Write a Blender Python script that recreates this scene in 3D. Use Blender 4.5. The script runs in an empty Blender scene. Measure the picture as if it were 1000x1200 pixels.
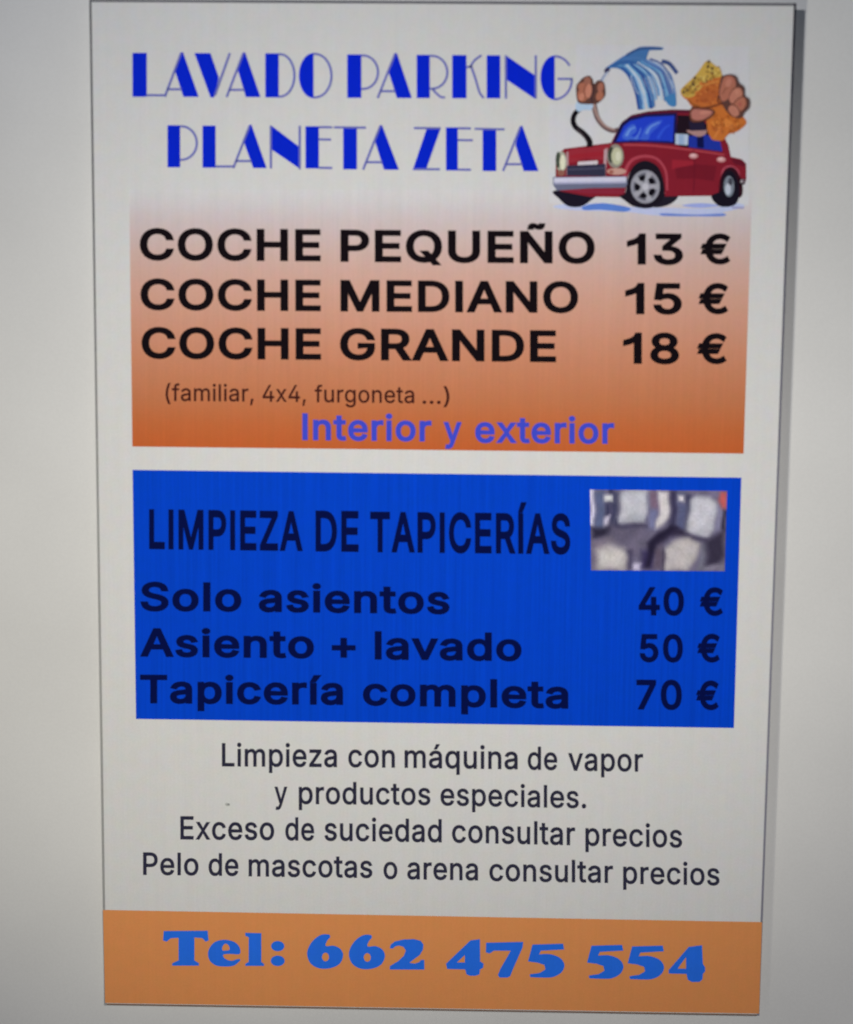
import bpy, math, random
from mathutils import Matrix, Vector, geometry

random.seed(7)
C = bpy.context.scene.collection
sc = bpy.context.scene

# ------------------------------------------------------------------ camera
cd = bpy.data.cameras.new('camera')
cam = bpy.data.objects.new('camera', cd)
C.objects.link(cam)
right = Vector((0.9998411341148709, 0.014947440713082252, 0.009709817094955787))
up = Vector((-0.011115593954305687, 0.09703569279671642, 0.9952188291499031))
back = Vector((0.013933775616522879, -0.9951686532139111, 0.09718642681711386))
pos = Vector((0.004823449567374369, -0.7489023164885867, 0.08086330052051212))
cam.matrix_world = Matrix(((right.x, up.x, back.x, pos.x), (right.y, up.y, back.y, pos.y),
                           (right.z, up.z, back.z, pos.z), (0, 0, 0, 1)))
cd.sensor_fit = 'AUTO'
cd.sensor_width = 36.0
cd.lens = 45.0
cd.clip_start = 0.01
cd.clip_end = 50.0
cd.dof.use_dof = True
cd.dof.focus_distance = 0.82
cd.dof.aperture_fstop = 2.8
sc.camera = cam

# ------------------------------------------------------------------ light
w = bpy.data.worlds.new('World')
sc.world = w
w.use_nodes = True
bg = w.node_tree.nodes['Background']
bg.inputs[0].default_value = (0.25, 0.5, 1.0, 1)
bg.inputs[1].default_value = 0.05


def spot(name, loc, aim, watts, cone, blend, radius, colour):
    l = bpy.data.lights.new(name, 'SPOT')
    l.energy = watts
    l.spot_size = math.radians(cone)
    l.spot_blend = blend
    l.shadow_soft_size = radius
    l.color = colour
    o = bpy.data.objects.new(name, l)
    C.objects.link(o)
    o.location = loc
    d = Vector(aim) - Vector(loc)
    o.rotation_euler = d.to_track_quat('-Z', 'Y').to_euler()
    return o


spot('key_lamp', (-0.85, -1.18, 0.498), (0.181, 0, 0.90), 48.7, 86.2, 1.0, 0.035, (0.935, 0.935, 0.96))
spot('added_fill', (0.154, -1.115, 0.295), (-0.033, 0, -0.347), 28.0, 71.3, 1.0, 0.05, (1.0, 0.952, 0.89))  # unseen spot added to lift the lower page and the shadow strip
spot('added_side_fill', (-1.10, -1.298, -0.691), (-0.035, 0, 0.03), 47.0, 26.2, 1.0, 0.04, (1.0, 0.955, 0.81))  # unseen extra spot, added to brighten the left side

sc.view_settings.view_transform = 'Standard'
sc.view_settings.look = 'None'
sc.view_settings.exposure = 0.06
sc.view_settings.gamma = 1.0
sc.view_settings.use_curve_mapping = False

# ------------------------------------------------------------------ measures of the page
PW, PH = 0.40, 0.5963990378637214          # page width and height in metres
HI = ((0.0012164669728800537, -1.7547678013543397e-05, 0.4693588401540483),
      (-3.604733090763259e-06, 0.0007859266751835337, 0.47052690124340585),
      (9.673929039764841e-06, -6.280114599272333e-05, 0.9661042768375568))
WALL = 0.0082                              # distance from page face to the wall


def page(px, py):
    """a point measured on the flat photograph of the sheet -> its place on the sheet (x, z)"""
    a, b = px - 500.0, py - 600.0
    k = [r[0] * a + r[1] * b + r[2] for r in HI]
    return (k[0] / k[2] - 0.5) * PW, -(k[1] / k[2] - 0.5) * PH


def lin(c):
    c = c / 255.0
    return c / 12.92 if c <= 0.04045 else ((c + 0.055) / 1.055) ** 2.4


LUM = ((0, .47), (150, .50), (235, .52), (300, .55), (515, .57), (620, .57), (850, .52), (1060, .42), (1180, .33))


def ink(r, g, b, y=560):
    """ink colour of a printed area: what was measured, divided by the light falling on white paper there"""
    for (y0, l0), (y1, l1) in zip(LUM, LUM[1:]):
        if y <= y1:
            break
    t = max(0.0, min(1.0, (y - y0) / (y1 - y0)))
    k = 0.74 / (l0 + (l1 - l0) * t)
    return tuple(max(0.001, min(0.92, lin(v) * k)) for v in (r, g, b)) + (1.0,)


# ------------------------------------------------------------------ materials
def new_mat(name):
    m = bpy.data.materials.new(name)
    m.use_nodes = True
    return m, m.node_tree, m.node_tree.nodes['Principled BSDF']


def noise(nt, vec, scale, detail=2.0, rough=0.5):
    n = nt.nodes.new('ShaderNodeTexNoise')
    n.inputs['Scale'].default_value = scale
    n.inputs['Detail'].default_value = detail
    n.inputs['Roughness'].default_value = rough
    nt.links.new(vec, n.inputs['Vector'])
    return n


def mapped(nt, scale):
    tc = nt.nodes.new('ShaderNodeTexCoord')
    mp = nt.nodes.new('ShaderNodeMapping')
    mp.inputs['Scale'].default_value = scale
    nt.links.new(tc.outputs['Object'], mp.inputs['Vector'])
    return mp.outputs['Vector']


def ramp_value(nt, val, lo, hi, a=0.3, b=0.7):
    r = nt.nodes.new('ShaderNodeMapRange')
    r.inputs['From Min'].default_value = a
    r.inputs['From Max'].default_value = b
    r.inputs['To Min'].default_value = lo
    r.inputs['To Max'].default_value = hi
    nt.links.new(val, r.inputs['Value'])
    return r.outputs['Result']


def mult(nt, a, b):
    m = nt.nodes.new('ShaderNodeMath')
    m.operation = 'MULTIPLY'
    nt.links.new(a, m.inputs[0])
    nt.links.new(b, m.inputs[1])
    return m.outputs[0]


def scale_colour(nt, col, val):
    m = nt.nodes.new('ShaderNodeVectorMath')
    m.operation = 'SCALE'
    nt.links.new(col, m.inputs[0])
    nt.links.new(val, m.inputs['Scale'])
    return m.outputs[0]


def printed(name, streak):
    """ink on paper: the colour comes from the print, with fine vertical streaks, blotches and grain"""
    m, nt, b = new_mat(name)
    at = nt.nodes.new('ShaderNodeAttribute')
    at.attribute_name = 'ink'
    fine = ramp_value(nt, noise(nt, mapped(nt, (760, 1, 14)), 1.0, 2.0).outputs['Fac'], 1 - streak, 1 + streak)
    wide = ramp_value(nt, noise(nt, mapped(nt, (190, 1, 3)), 1.0, 1.0).outputs['Fac'], 1 - streak * .6, 1 + streak * .6)
    grain = ramp_value(nt, noise(nt, mapped(nt, (900, 1, 900)), 1.0, 1.0).outputs['Fac'], .975, 1.025)
    v = mult(nt, mult(nt, fine, wide), grain)
    tint = noise(nt, mapped(nt, (150, 1, 150)), 1.0, 1.0)
    mr = nt.nodes.new('ShaderNodeVectorMath')
    mr.operation = 'MULTIPLY_ADD'
    nt.links.new(tint.outputs['Color'], mr.inputs[0])
    mr.inputs[1].default_value = (.10, .06, .12)
    mr.inputs[2].default_value = (.95, .97, .94)
    mm = nt.nodes.new('ShaderNodeVectorMath')
    mm.operation = 'MULTIPLY'
    nt.links.new(scale_colour(nt, at.outputs['Color'], v), mm.inputs[0])
    nt.links.new(mr.outputs[0], mm.inputs[1])
    nt.links.new(mm.outputs[0], b.inputs['Base Color'])
    b.inputs['Roughness'].default_value = 0.75
    b.inputs['Specular IOR Level'].default_value = 0.03
    return m


M_PAPER = printed('printed_paper', .013)
M_INK = printed('printed_ink', .025)
M_STREAK = printed('streaked_ink', .075)
M_WALL, nt, b = new_mat('painted_wall')
v = ramp_value(nt, noise(nt, mapped(nt, (9, 9, 9)), 1.0, 3.0).outputs['Fac'], .965, 1.035)
g = ramp_value(nt, noise(nt, mapped(nt, (700, 700, 700)), 1.0, 1.0).outputs['Fac'], .985, 1.015)
rgb = nt.nodes.new('ShaderNodeRGB')
rgb.outputs[0].default_value = (.735, .735, .725, 1)
nt.links.new(scale_colour(nt, rgb.outputs[0], mult(nt, v, g)), b.inputs['Base Color'])
b.inputs['Roughness'].default_value = 0.8
b.inputs['Specular IOR Level'].default_value = 0.1
bp = nt.nodes.new('ShaderNodeBump')
bp.inputs['Strength'].default_value = 0.05
bp.inputs['Distance'].default_value = 0.001
nt.links.new(noise(nt, mapped(nt, (260, 260, 260)), 1.0, 2.0).outputs['Fac'], bp.inputs['Height'])
nt.links.new(bp.outputs['Normal'], b.inputs['Normal'])
M_PAD, nt, b = new_mat('foam_pad')
b.inputs['Base Color'].default_value = (.5, .5, .48, 1)
b.inputs['Roughness'].default_value = .9


# ------------------------------------------------------------------ mesh helpers
def turns(p, l):
    """how often an outline winds round a point"""
    n = 0
    for (x0, y0), (x1, y1) in zip(l, l[1:] + l[:1]):
        if (y0 > p[1]) != (y1 > p[1]) and p[0] < x0 + (p[1] - y0) * (x1 - x0) / (y1 - y0):
            n += 1 if y1 > y0 else -1
    return n


class Ink:
    """flat printed shapes: each has its own colour and lies one ink layer above the one before"""
    def __init__(self, depth):
        self.v, self.f, self.c, self.d = [], [], [], depth

    def tri(self, pts, tris, col):
        n = len(self.v)
        self.v += [(x, -self.d, z) for x, z in pts]
        for t in tris:
            a, b2, c2 = (pts[i] for i in t)
            cr = (b2[0] - a[0]) * (c2[1] - a[1]) - (b2[1] - a[1]) * (c2[0] - a[0])
            if abs(cr) < 1e-14:
                continue
            if cr < 0:
                t = (t[0], t[2], t[1])
            self.f.append(tuple(n + i for i in t))
            self.c.append(col)

    def poly(self, loops, col, step=True, nonzero=False):
        loops = [[page(*p) for p in l] for l in loops]
        k, pts, edges = 2000.0, [], []
        for l in loops:
            l = [p for i, p in enumerate(l) if math.hypot(p[0] - l[i - 1][0], p[1] - l[i - 1][1]) > 1e-7]
            n = len(pts)
            pts += [Vector((x * k, z * k)) for x, z in l]
            edges += [(n + i, n + (i + 1) % len(l)) for i in range(len(l))]
        r = geometry.delaunay_2d_cdt(pts, edges, [], 0, 1e-6)
        tris = []
        for f in r[2]:
            for t in ((f[0], f[i], f[i + 1]) for i in range(1, len(f) - 1)):
                m = tuple(sum(r[0][i][n] for i in t) / 3 / k for n in (0, 1))
                if nonzero and sum(turns(m, l) for l in loops) or not nonzero and turns(m, loops[0]) and not any(turns(m, h) for h in loops[1:]):
                    tris.append(t)
        self.tri([(q.x / k, q.y / k) for q in r[0]], tris, col)
        if step:
            self.d += 0.000004

    def build(self, name, parent, mat=None, label=None):
        me = bpy.data.meshes.new(name)
        me.from_pydata(self.v, [], self.f)
        at = me.attributes.new('ink', 'FLOAT_COLOR', 'CORNER')
        k = 0
        for p, c in zip(me.polygons, self.c):
            for _ in p.vertices:
                at.data[k].color = c
                k += 1
        me.materials.append(mat or M_INK)
        return link(name, me, parent, label)


def link(name, me, parent, label=None):
    o = bpy.data.objects.new(name, me)
    C.objects.link(o)
    o.parent = parent
    if label:
        o['label'] = label
    return o


def smooth(pts, n=6):
    """closed Catmull-Rom curve through the points"""
    out = []
    m = len(pts)
    for i in range(m):
        p0, p1, p2, p3 = (pts[(i + j - 1) % m] for j in range(4))
        for s in range(n):
            t = s / n
            out.append(tuple(.5 * (2 * p1[k] + (p2[k] - p0[k]) * t + (2 * p0[k] - 5 * p1[k] + 4 * p2[k] - p3[k]) * t * t
                                   + (3 * p1[k] - p0[k] - 3 * p2[k] + p3[k]) * t ** 3) for k in (0, 1)))
    return out


def curve(pts, n=6):
    """open smooth curve through the points"""
    e = [tuple(2 * pts[0][k] - pts[1][k] for k in (0, 1))] + list(pts) + [tuple(2 * pts[-1][k] - pts[-2][k] for k in (0, 1))]
    out = []
    for i in range(1, len(e) - 2):
        p0, p1, p2, p3 = e[i - 1:i + 3]
        for s in range(n):
            t = s / n
            out.append(tuple(.5 * (2 * p1[k] + (p2[k] - p0[k]) * t + (2 * p0[k] - 5 * p1[k] + 4 * p2[k] - p3[k]) * t * t
                                   + (3 * p1[k] - p0[k] - 3 * p2[k] + p3[k]) * t ** 3) for k in (0, 1)))
    out.append(tuple(pts[-1]))
    return out


def stroke(pts, w0, w1=None, n=6):
    """a ribbon along a smooth curve, width w0 tapering to w1"""
    c = curve(pts, n) if len(pts) > 2 else list(pts)
    w1 = w0 if w1 is None else w1
    a, b2 = [], []
    for i, p in enumerate(c):
        q, r = c[max(i - 1, 0)], c[min(i + 1, len(c) - 1)]
        dx, dy = r[0] - q[0], r[1] - q[1]
        l = math.hypot(dx, dy) or 1
        h = (w0 + (w1 - w0) * i / (len(c) - 1)) / 2
        a.append((p[0] - dy / l * h, p[1] + dx / l * h))
        b2.append((p[0] + dy / l * h, p[1] - dx / l * h))
    return a + b2[::-1]


def oval(cx, cy, rx, ry, n=28, tilt=0.0):
    c, s = math.cos(tilt), math.sin(tilt)
    return [(cx + rx * math.cos(t) * c - ry * math.sin(t) * s, cy + rx * math.cos(t) * s + ry * math.sin(t) * c)
            for t in (2 * math.pi * i / n for i in range(n))]


def arc(cx, cy, rx, ry, a0, a1, n=16):
    return [(cx + rx * math.cos(a), cy + ry * math.sin(a))
            for a in (math.radians(a0 + (a1 - a0) * i / n) for i in range(n + 1))]


def crop(ox, oy, s):
    """coordinates noted on an enlarged view back to the whole sheet"""
    return lambda pts: [(ox + x / s, oy + y / s) for x, y in pts]


# ------------------------------------------------------------------ grotesque letters: advance and outlines, in thousandths
GLYPH = {'(':(273,["89,207 101,324 132,441 177,539 236,539 191,428 161,313 151,207 160,115 188,16 236,-96 177,-96 139,-21 111,55 95,131"]),
')':(273,["37,-96 86,18 113,116 122,207 112,313 82,428 37,539 97,539 142,441 173,323 184,207 178,130 161,53 134,-22 97,-96"]),
'+':(453,["198,34 198,364 255,364 255,34","61,172 61,226 391,226 391,172"]),
',':(188,["38,-119 68,71 137,71 84,-119"]),
'.':(188,["95,-4 78,-1 63,9 53,24 50,41 53,59 63,73 78,83 95,87 113,83 128,73 138,59 141,41 138,24 128,9 113,-1"]),
'0':(453,["227,-7 174,1 130,24 95,62 69,113 53,178 48,254 53,330 69,395 95,447 130,484 174,508 227,516 279,508 323,484 358,447 384,395 400,330 405,254 400,178 384,113 359,62 323,24 279,1","227,50 261,56 290,74 313,103 330,144 340,194 344,254 340,314 330,365 313,405 290,435 261,453 227,460 192,453 163,435 140,405 123,365 113,314 109,254 113,194 123,144 140,103 163,74 192,56"]),
'1':(336,["255,0 255,509 205,509 188,465 140,420 45,380 45,318 120,345 190,385 190,0"]),
'3':(453,["218,-7 173,-3 133,10 98,30 70,57 52,91 44,132 109,132 115,107 126,87 144,71 165,59 219,50 275,61 297,74 315,93 325,116 329,145 326,172 316,196 299,217 275,234 242,244 201,248 157,248 157,299 288,448 288,452 70,452 70,509 372,509 372,461 211,278 211,289 264,288 308,276 344,253 371,222 387,186 393,145 387,103 370,66 344,36 309,12 266,-2"]),
'4':(453,["40,105 40,158 247,509 311,509 109,166 109,163 413,163 413,105","282,0 282,121 282,146 282,318 343,318 343,0"]),
'5':(453,["221,-7 178,-2 140,11 108,32 83,60 66,93 60,130 122,130 127,108 138,89 173,60 221,50 250,53 276,64 298,82 314,104 324,131 328,162 324,193 314,221 297,244 275,262 248,273 218,277 167,268 128,246 67,253 96,509 366,509 366,452 151,452 134,301 136,301 178,325 229,334 263,330 294,321 321,306 345,285 364,260 379,231 388,199 391,163 385,117 369,76 343,41 309,15 268,-1"]),
'7':(453,["97,0 323,448 323,452 62,452 62,509 391,509 391,449 165,0"]),
'8':(453,["226,-7 178,-2 136,11 101,33 74,62 57,96 52,135 55,166 65,195 81,220 101,241 125,256 153,265 153,267 119,282 93,308 76,342 70,380 75,417 90,450 114,477 146,498 184,511 226,516 269,511 306,498 337,477 361,450 377,417 382,380 376,342 359,308 333,282 300,267 300,265 327,256 351,241 372,220 387,195 397,166 401,135 395,96 378,62 352,33 317,11 275,-2","226,49 258,52 285,60 307,74 323,91 333,113 337,139 333,165 322,189 305,208 283,223 256,232 226,235 196,232 169,223 147,208 130,189 119,165 115,139 119,113 129,91 145,74 167,60 195,52","226,290 274,300 293,313 307,330 316,351 319,376 316,399 308,420 294,437 275,449 226,460 177,449 159,437 145,420 136,399 133,376 136,351 145,330 159,313 178,300"]),
'A':(480,["16,0 201,509 276,509 463,0 395,0 287,302 264,372 232,478 245,478 213,371 191,302 85,0","110,142 110,199 370,199 370,142"]),
'C':(510,["267,-7 205,1 150,25 104,63 70,115 48,179 40,254 48,329 70,393 104,445 150,484 205,508 267,516 340,504 373,490 402,471 427,447 448,418 463,385 473,348 408,348 389,395 357,428 315,449 267,456 223,450 184,432 150,403 125,364 109,314 103,254 109,194 125,145 151,105 184,76 223,59 267,53 315,60 357,81 389,114 408,160 473,160 463,124 448,91 428,62 402,38 373,19 341,5 305,-4"]),
'D':(502,["219,0 96,0 96,57 215,57 272,63 318,81 354,110 379,149 394,198 399,255 394,312 379,361 354,399 320,428 275,446 221,452 93,452 93,509 225,509 294,501 353,478 399,441 433,391 455,329 462,255 455,181 433,119 398,68 351,31 291,8","125,509 125,0 60,0 60,509"]),
'E':(419,["60,0 60,509 372,509 372,452 125,452 125,286 355,286 355,229 125,229 125,57 375,57 375,0"]),
'G':(520,["269,-7 205,1 149,25 104,64 69,116 47,179 40,254 47,329 69,393 103,445 149,484 203,508 265,516 304,513 340,504 374,489 403,469 429,445 449,416 465,384 474,349 408,349 387,393 356,427 315,448 265,456 222,450 183,432 150,404 125,364 109,314 103,254 109,194 125,145 151,105 184,76 224,59 269,53 309,57 345,71 374,93 396,123 410,160 415,202 434,199 283,199 283,256 478,256 478,200 471,141 451,91 419,50 377,19 326,0"]),
'H':(517,["60,0 60,509 125,509 125,289 392,289 392,509 457,509 457,0 392,0 392,232 125,232 125,0"]),
'I':(185,["60,0 60,509 125,509 125,0"]),
'L':(393,["60,0 60,509 125,509 125,57 361,57 361,0"]),
'M':(628,["60,0 60,509 152,509 277,187 287,159 299,123 311,84 322,49 307,49 318,83 330,121 342,158 352,187 476,509 568,509 568,0 504,0 504,291 504,327 505,369 506,413 507,457 513,457 498,409 482,363 467,322 456,291 342,0 286,0 170,291 159,321 145,361 129,408 112,457 119,457 120,416 121,372 122,328 122,291 122,0"]),
'N':(523,["60,0 60,509 136,509 343,183 363,151 388,107 414,55 405,54 401,108 399,157 399,195 399,509 463,509 463,0 387,0 202,290 177,331 148,381 108,452 119,454 122,384 124,328 125,291 125,0"]),
'O':(533,["267,-7 205,1 150,25 105,63 70,115 48,179 40,254 48,329 70,393 105,445 150,484 205,508 267,516 329,508 384,484 429,445 464,393 486,329 493,254 486,179 464,115 429,63 384,25 329,1","267,53 310,59 349,76 383,105 408,144 425,194 430,254 425,314 408,365 383,404 349,433 310,450 267,456 223,450 184,433 151,404 125,364 109,314 103,254 109,194 125,144 151,105 184,76 223,59"]),
'P':(445,["60,0 60,509 235,509 289,503 332,487 366,462 390,430 404,391 409,348 404,304 390,265 366,233 332,207 289,191 235,186 109,186 109,242 233,242 269,246 297,256 318,272 333,294 342,319 344,348 342,376 333,402 318,423 297,439 268,449 232,452 125,452 125,0"]),
'Q':(533,["245,159 313,159 369,85 384,65 468,-48 401,-48 346,27 331,46","267,-7 205,1 150,25 105,63 70,115 48,179 40,254 48,329 70,393 105,445 150,484 205,508 267,516 329,508 384,484 429,445 464,393 486,329 493,254 486,179 464,115 429,63 384,25 329,1","267,53 310,59 349,76 383,105 408,144 425,194 430,254 425,314 408,365 383,404 349,433 310,450 267,456 223,450 184,433 151,404 125,364 109,314 103,254 109,194 125,144 151,105 184,76 223,59"]),
'R':(449,["60,0 60,509 236,509 290,504 333,489 367,465 390,433 405,395 409,352 405,309 390,271 367,240 333,217 289,203 236,198 96,198 96,255 234,255 269,258 298,267 319,281 334,300 342,324 345,352 342,380 334,405 319,425 298,440 269,449 233,452 125,452 125,0","353,0 230,229 303,229 428,0"]),
'S':(447,["224,-9 172,-4 128,9 91,31 64,60 46,96 38,137 104,137 110,110 123,88 142,71 166,59 224,49 257,52 286,60 311,74 329,92 341,114 346,139 342,161 332,179 296,205 245,222 184,239 128,260 86,289 60,326 52,372 58,413 75,448 102,476 138,498 180,511 227,516 275,511 316,498 351,476 377,449 394,415 401,378 337,378 326,412 302,437 267,453 225,459 194,456 167,448 145,435 129,418 118,398 115,376 119,352 131,334 169,308 212,293 264,279 312,264 359,238 395,198 405,171 408,139 403,99 386,64 360,34 323,11 278,-4"]),
'T':(449,["32,452 32,509 417,509 417,452 257,452 257,0 193,0 193,452"]),
'U':(517,["259,-8 203,-2 154,15 114,43 85,80 66,124 60,173 60,509 124,509 124,178 128,144 141,113 160,87 187,68 220,56 259,52 298,56 331,68 357,87 377,113 389,144 393,178 393,509 457,509 457,173 451,124 433,80 403,43 363,15 315,-2"]),
'Z':(438,["42,0 42,46 273,385 306,431 341,476 348,454 285,452 223,452 40,452 40,509 397,509 397,462 169,129 134,81 97,33 90,54 152,57 214,57 399,57 399,0"]),
'a':(389,["160,-9 126,-5 94,5 68,22 48,45 35,73 30,108 34,138 43,161 58,179 78,193 125,211 178,220 234,227 265,235 273,243 276,255 276,257 267,297 240,322 196,331 149,322 118,301 100,274 41,291 57,322 79,346 104,364 133,375 194,384 239,379 286,360 306,343 322,320 333,290 337,251 337,0 277,0 277,52 272,52 252,25 215,1","170,45 202,49 228,59 248,74 263,93 272,115 276,138 276,190 259,182 231,176 200,171 175,168 134,159 103,139 95,124 92,105 102,72 130,52"]),
'c':(396,["207,-8 159,-2 117,16 82,46 56,85 40,133 34,187 40,243 56,291 82,330 117,360 159,378 207,384 260,377 305,356 340,322 362,277 303,262 290,289 270,311 242,325 207,330 173,325 145,310 124,287 108,258 99,224 96,187 99,151 108,117 124,89 145,66 173,51 207,46 243,52 271,66 292,89 304,117 363,102 341,56 306,21 261,-1"]),
'd':(424,["195,-8 151,-2 111,16 79,45 55,84 39,133 34,189 39,245 55,293 79,332 112,361 151,378 196,384 228,381 253,373 287,346 306,319 311,319 311,509 372,509 372,0 313,0 313,59 307,59 287,31 252,4 227,-5","205,47 236,51 263,65 284,86 299,115 309,150 312,189 309,229 300,263 284,291 263,312 237,325 205,330 172,325 145,311 124,290 108,261 99,227 96,189 99,151 109,117 124,88 145,66 172,51"]),
'e':(404,["212,-8 161,-2 117,16 82,46 56,85 40,132 34,187 39,242 55,290 81,329 115,359 157,378 205,384 266,374 294,361 319,341 341,315 357,282 368,242 371,194 371,169 75,169 75,221 338,221 310,202 307,237 298,269 283,294 263,314 237,326 205,330 173,326 146,313 125,294 109,270 99,241 96,211 96,178 100,139 110,106 128,80 151,61 179,50 212,46 254,53 285,73 306,105 365,91 353,63 335,39 311,19 283,4 249,-5"]),
'f':(254,["228,379 228,327 6,327 6,379","81,0 81,432 84,461 96,486 113,505 135,519 187,530 222,527 243,521 227,468 215,472 195,474 171,470 154,460 145,443 142,419 142,0"]),
'g':(425,["207,-151 168,-148 134,-140 82,-110 51,-69 101,-41 122,-66 154,-88 207,-97 249,-92 282,-75 304,-47 311,-6 311,68 306,68 287,41 252,16 227,8 195,5 152,10 113,27 80,53 55,90 39,136 34,191 39,246 55,293 80,332 112,361 152,378 196,384 228,382 253,373 288,346 308,319 313,319 313,379 372,379 372,-9 367,-54 350,-90 324,-117 291,-136 251,-147","205,59 237,63 264,75 285,95 300,121 309,154 312,193 309,231 300,264 285,291 264,312 237,325 205,330 172,325 145,312 124,290 109,262 99,229 96,193 99,155 109,123 124,96 145,76 172,63"]),
'i':(167,["53,0 53,379 114,379 114,0","84,443 67,446 54,455 44,468 41,483 44,499 54,512 67,521 84,524 100,521 114,512 123,499 126,483 123,468 114,455 100,446"]),
'l':(167,["53,0 53,509 114,509 114,0"]),
'm':(610,["53,0 53,379 112,379 112,295 108,295 118,323 132,346 172,376 219,386 257,380 287,361 309,331 321,295 312,295 322,321 337,343 381,375 437,386 468,383 497,372 522,354 541,328 553,296 557,255 557,0 496,0 496,254 490,289 473,313 447,326 419,330 395,328 374,320 345,290 335,247 335,0 274,0 274,260 269,288 253,311 229,326 199,330 158,320 140,307 126,289 117,266 114,238 114,0"]),
'n':(410,["114,227 114,0 53,0 53,379 112,379 112,287 102,287 124,332 152,362 187,379 227,384 264,380 295,369 321,349 341,321 353,285 357,240 357,0 296,0 296,235 290,275 273,304 246,323 210,329 184,326 161,317 141,303 126,283 117,257"]),
'o':(415,["207,-8 159,-2 117,16 82,46 56,85 40,133 34,187 40,243 56,291 82,330 117,360 159,378 207,384 256,378 299,360 333,330 359,291 376,243 381,187 376,133 359,85 333,46 299,16 256,-2","207,46 242,51 270,66 292,89 307,117 316,151 319,187 316,224 307,258 292,287 270,310 242,325 207,330 173,325 145,310 124,287 108,258 99,224 96,187 99,151 108,117 124,89 145,66 173,51"]),
'p':(424,["53,-143 53,379 112,379 112,319 118,319 137,346 171,373 197,381 229,384 274,378 313,361 345,332 370,293 385,245 390,189 385,133 370,84 346,45 313,16 274,-2 229,-8 198,-5 173,4 138,31 118,59 114,59 114,-143","220,47 253,51 279,66 301,88 316,117 325,151 328,189 325,227 316,261 301,290 280,311 253,325 220,330 188,325 161,312 140,291 125,263 116,229 113,189 116,150 125,115 140,86 162,65 188,51"]),
'q':(424,["372,-143 311,-143 311,59 306,59 287,31 252,4 227,-5 195,-8 151,-2 111,16 79,45 55,84 39,133 34,189 39,245 55,293 79,332 112,361 151,378 196,384 228,381 253,373 287,346 307,319 313,319 313,379 372,379","205,47 236,51 263,65 284,86 299,115 309,150 312,189 309,229 300,263 284,291 263,312 237,325 205,330 172,325 145,311 124,290 108,261 99,227 96,189 99,151 109,117 124,88 145,66 172,51"]),
'r':(259,["53,0 53,379 112,379 112,321 115,321 130,347 152,367 181,380 213,385 229,384 243,384 243,322 230,324 207,326 182,323 159,315 140,301 126,284 117,262 114,237 114,0"]),
's':(365,["182,-8 145,-5 112,3 84,18 62,38 45,63 36,94 94,107 105,79 124,60 150,49 181,45 217,50 244,62 262,81 268,103 265,121 254,136 237,147 212,155 149,170 104,186 72,208 53,237 47,274 51,305 65,332 87,354 115,370 149,381 187,384 223,381 254,372 279,358 299,339 324,290 268,277 258,298 243,316 219,328 187,333 156,329 131,317 114,299 109,277 112,258 124,243 172,223 229,209 275,194 306,171 325,142 331,107 326,75 312,47 290,24 260,6 223,-5"]),
't':(227,["204,379 204,327 6,327 6,379","65,471 126,471 126,98 128,76 136,61 150,53 170,50 185,51 202,54 213,2 192,-3 168,-4 125,2 92,21 72,52 65,93"]),
'u':(410,["182,-5 146,-1 115,11 89,31 69,59 57,95 53,139 53,379 114,379 114,144 119,105 137,75 164,56 200,50 226,53 249,62 268,77 283,97 293,122 296,153 296,379 357,379 357,0 298,0 298,92 307,92 286,47 257,17 222,0"]),
'v':(389,["163,0 17,379 84,379 165,155 187,87 206,21 184,21 203,87 224,155 305,379 371,379 226,0"]),
'x':(379,["21,0 171,218 171,171 29,379 100,379 147,306 179,253 207,206 175,206 202,253 233,306 282,379 352,379 209,169 209,214 358,0 287,0 231,85 200,136 173,182 205,182 178,136 148,85 91,0"]),
'y':(389,["47,-139 61,-86 71,-87 104,-89 130,-74 151,-36 163,-1 17,379 84,379 165,155 187,87 206,21 184,21 202,87 224,155 305,379 371,379 204,-58 177,-107 139,-136 91,-145 65,-143"]),
'z':(380,["42,0 42,46 254,320 254,323 48,323 48,379 333,379 333,331 126,60 126,56 339,56 339,0"]),
'Í':(185,["60,0 60,509 125,509 125,0","66,558 113,659 182,659 116,558"]),
'Ñ':(523,["60,0 60,509 136,509 343,183 363,151 388,107 414,55 405,54 401,108 399,157 399,195 399,509 463,509 463,0 387,0 202,290 177,331 148,381 108,452 119,454 122,384 124,328 125,291 125,0","307,576 282,580 259,590 239,600 224,604 210,595 206,577 163,577 167,605 177,628 194,643 218,648 242,643 264,633 283,623 300,619 313,625 319,646 361,646 357,618 346,595 329,580"]),
'á':(389,["160,-9 126,-5 94,5 68,22 48,45 35,73 30,108 34,138 43,161 58,179 78,193 125,211 178,220 234,227 265,235 273,243 276,255 276,257 267,297 240,322 196,331 149,322 118,301 100,274 41,291 57,322 79,346 104,364 133,375 194,384 239,379 286,360 306,343 322,320 333,290 337,251 337,0 277,0 277,52 272,52 252,25 215,1","170,45 202,49 228,59 248,74 263,93 272,115 276,138 276,190 259,182 231,176 200,171 175,168 134,159 103,139 95,124 92,105 102,72 130,52","162,429 210,529 278,529 212,429"]),
'í':(167,["53,0 53,379 114,379 114,0","57,429 104,529 173,529 107,429"]),
'€':(464,["364,329 341,279 16,279 34,329","321,229 298,179 16,179 34,229","423,463 398,409 366,433 329,450 288,456 248,450 213,433 183,404 161,365 146,315 141,254 146,194 161,144 183,104 213,76 248,59 288,53 329,59 365,74 396,96 422,43 393,21 361,6 325,-4 288,-7 230,1 179,25 137,63 105,115 85,179 78,254 85,329 105,393 137,445 179,484 230,508 288,516 325,512 361,502 394,486"])}
CAP = max(int(p.split(',')[1]) for p in GLYPH['H'][1][0].split())


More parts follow.
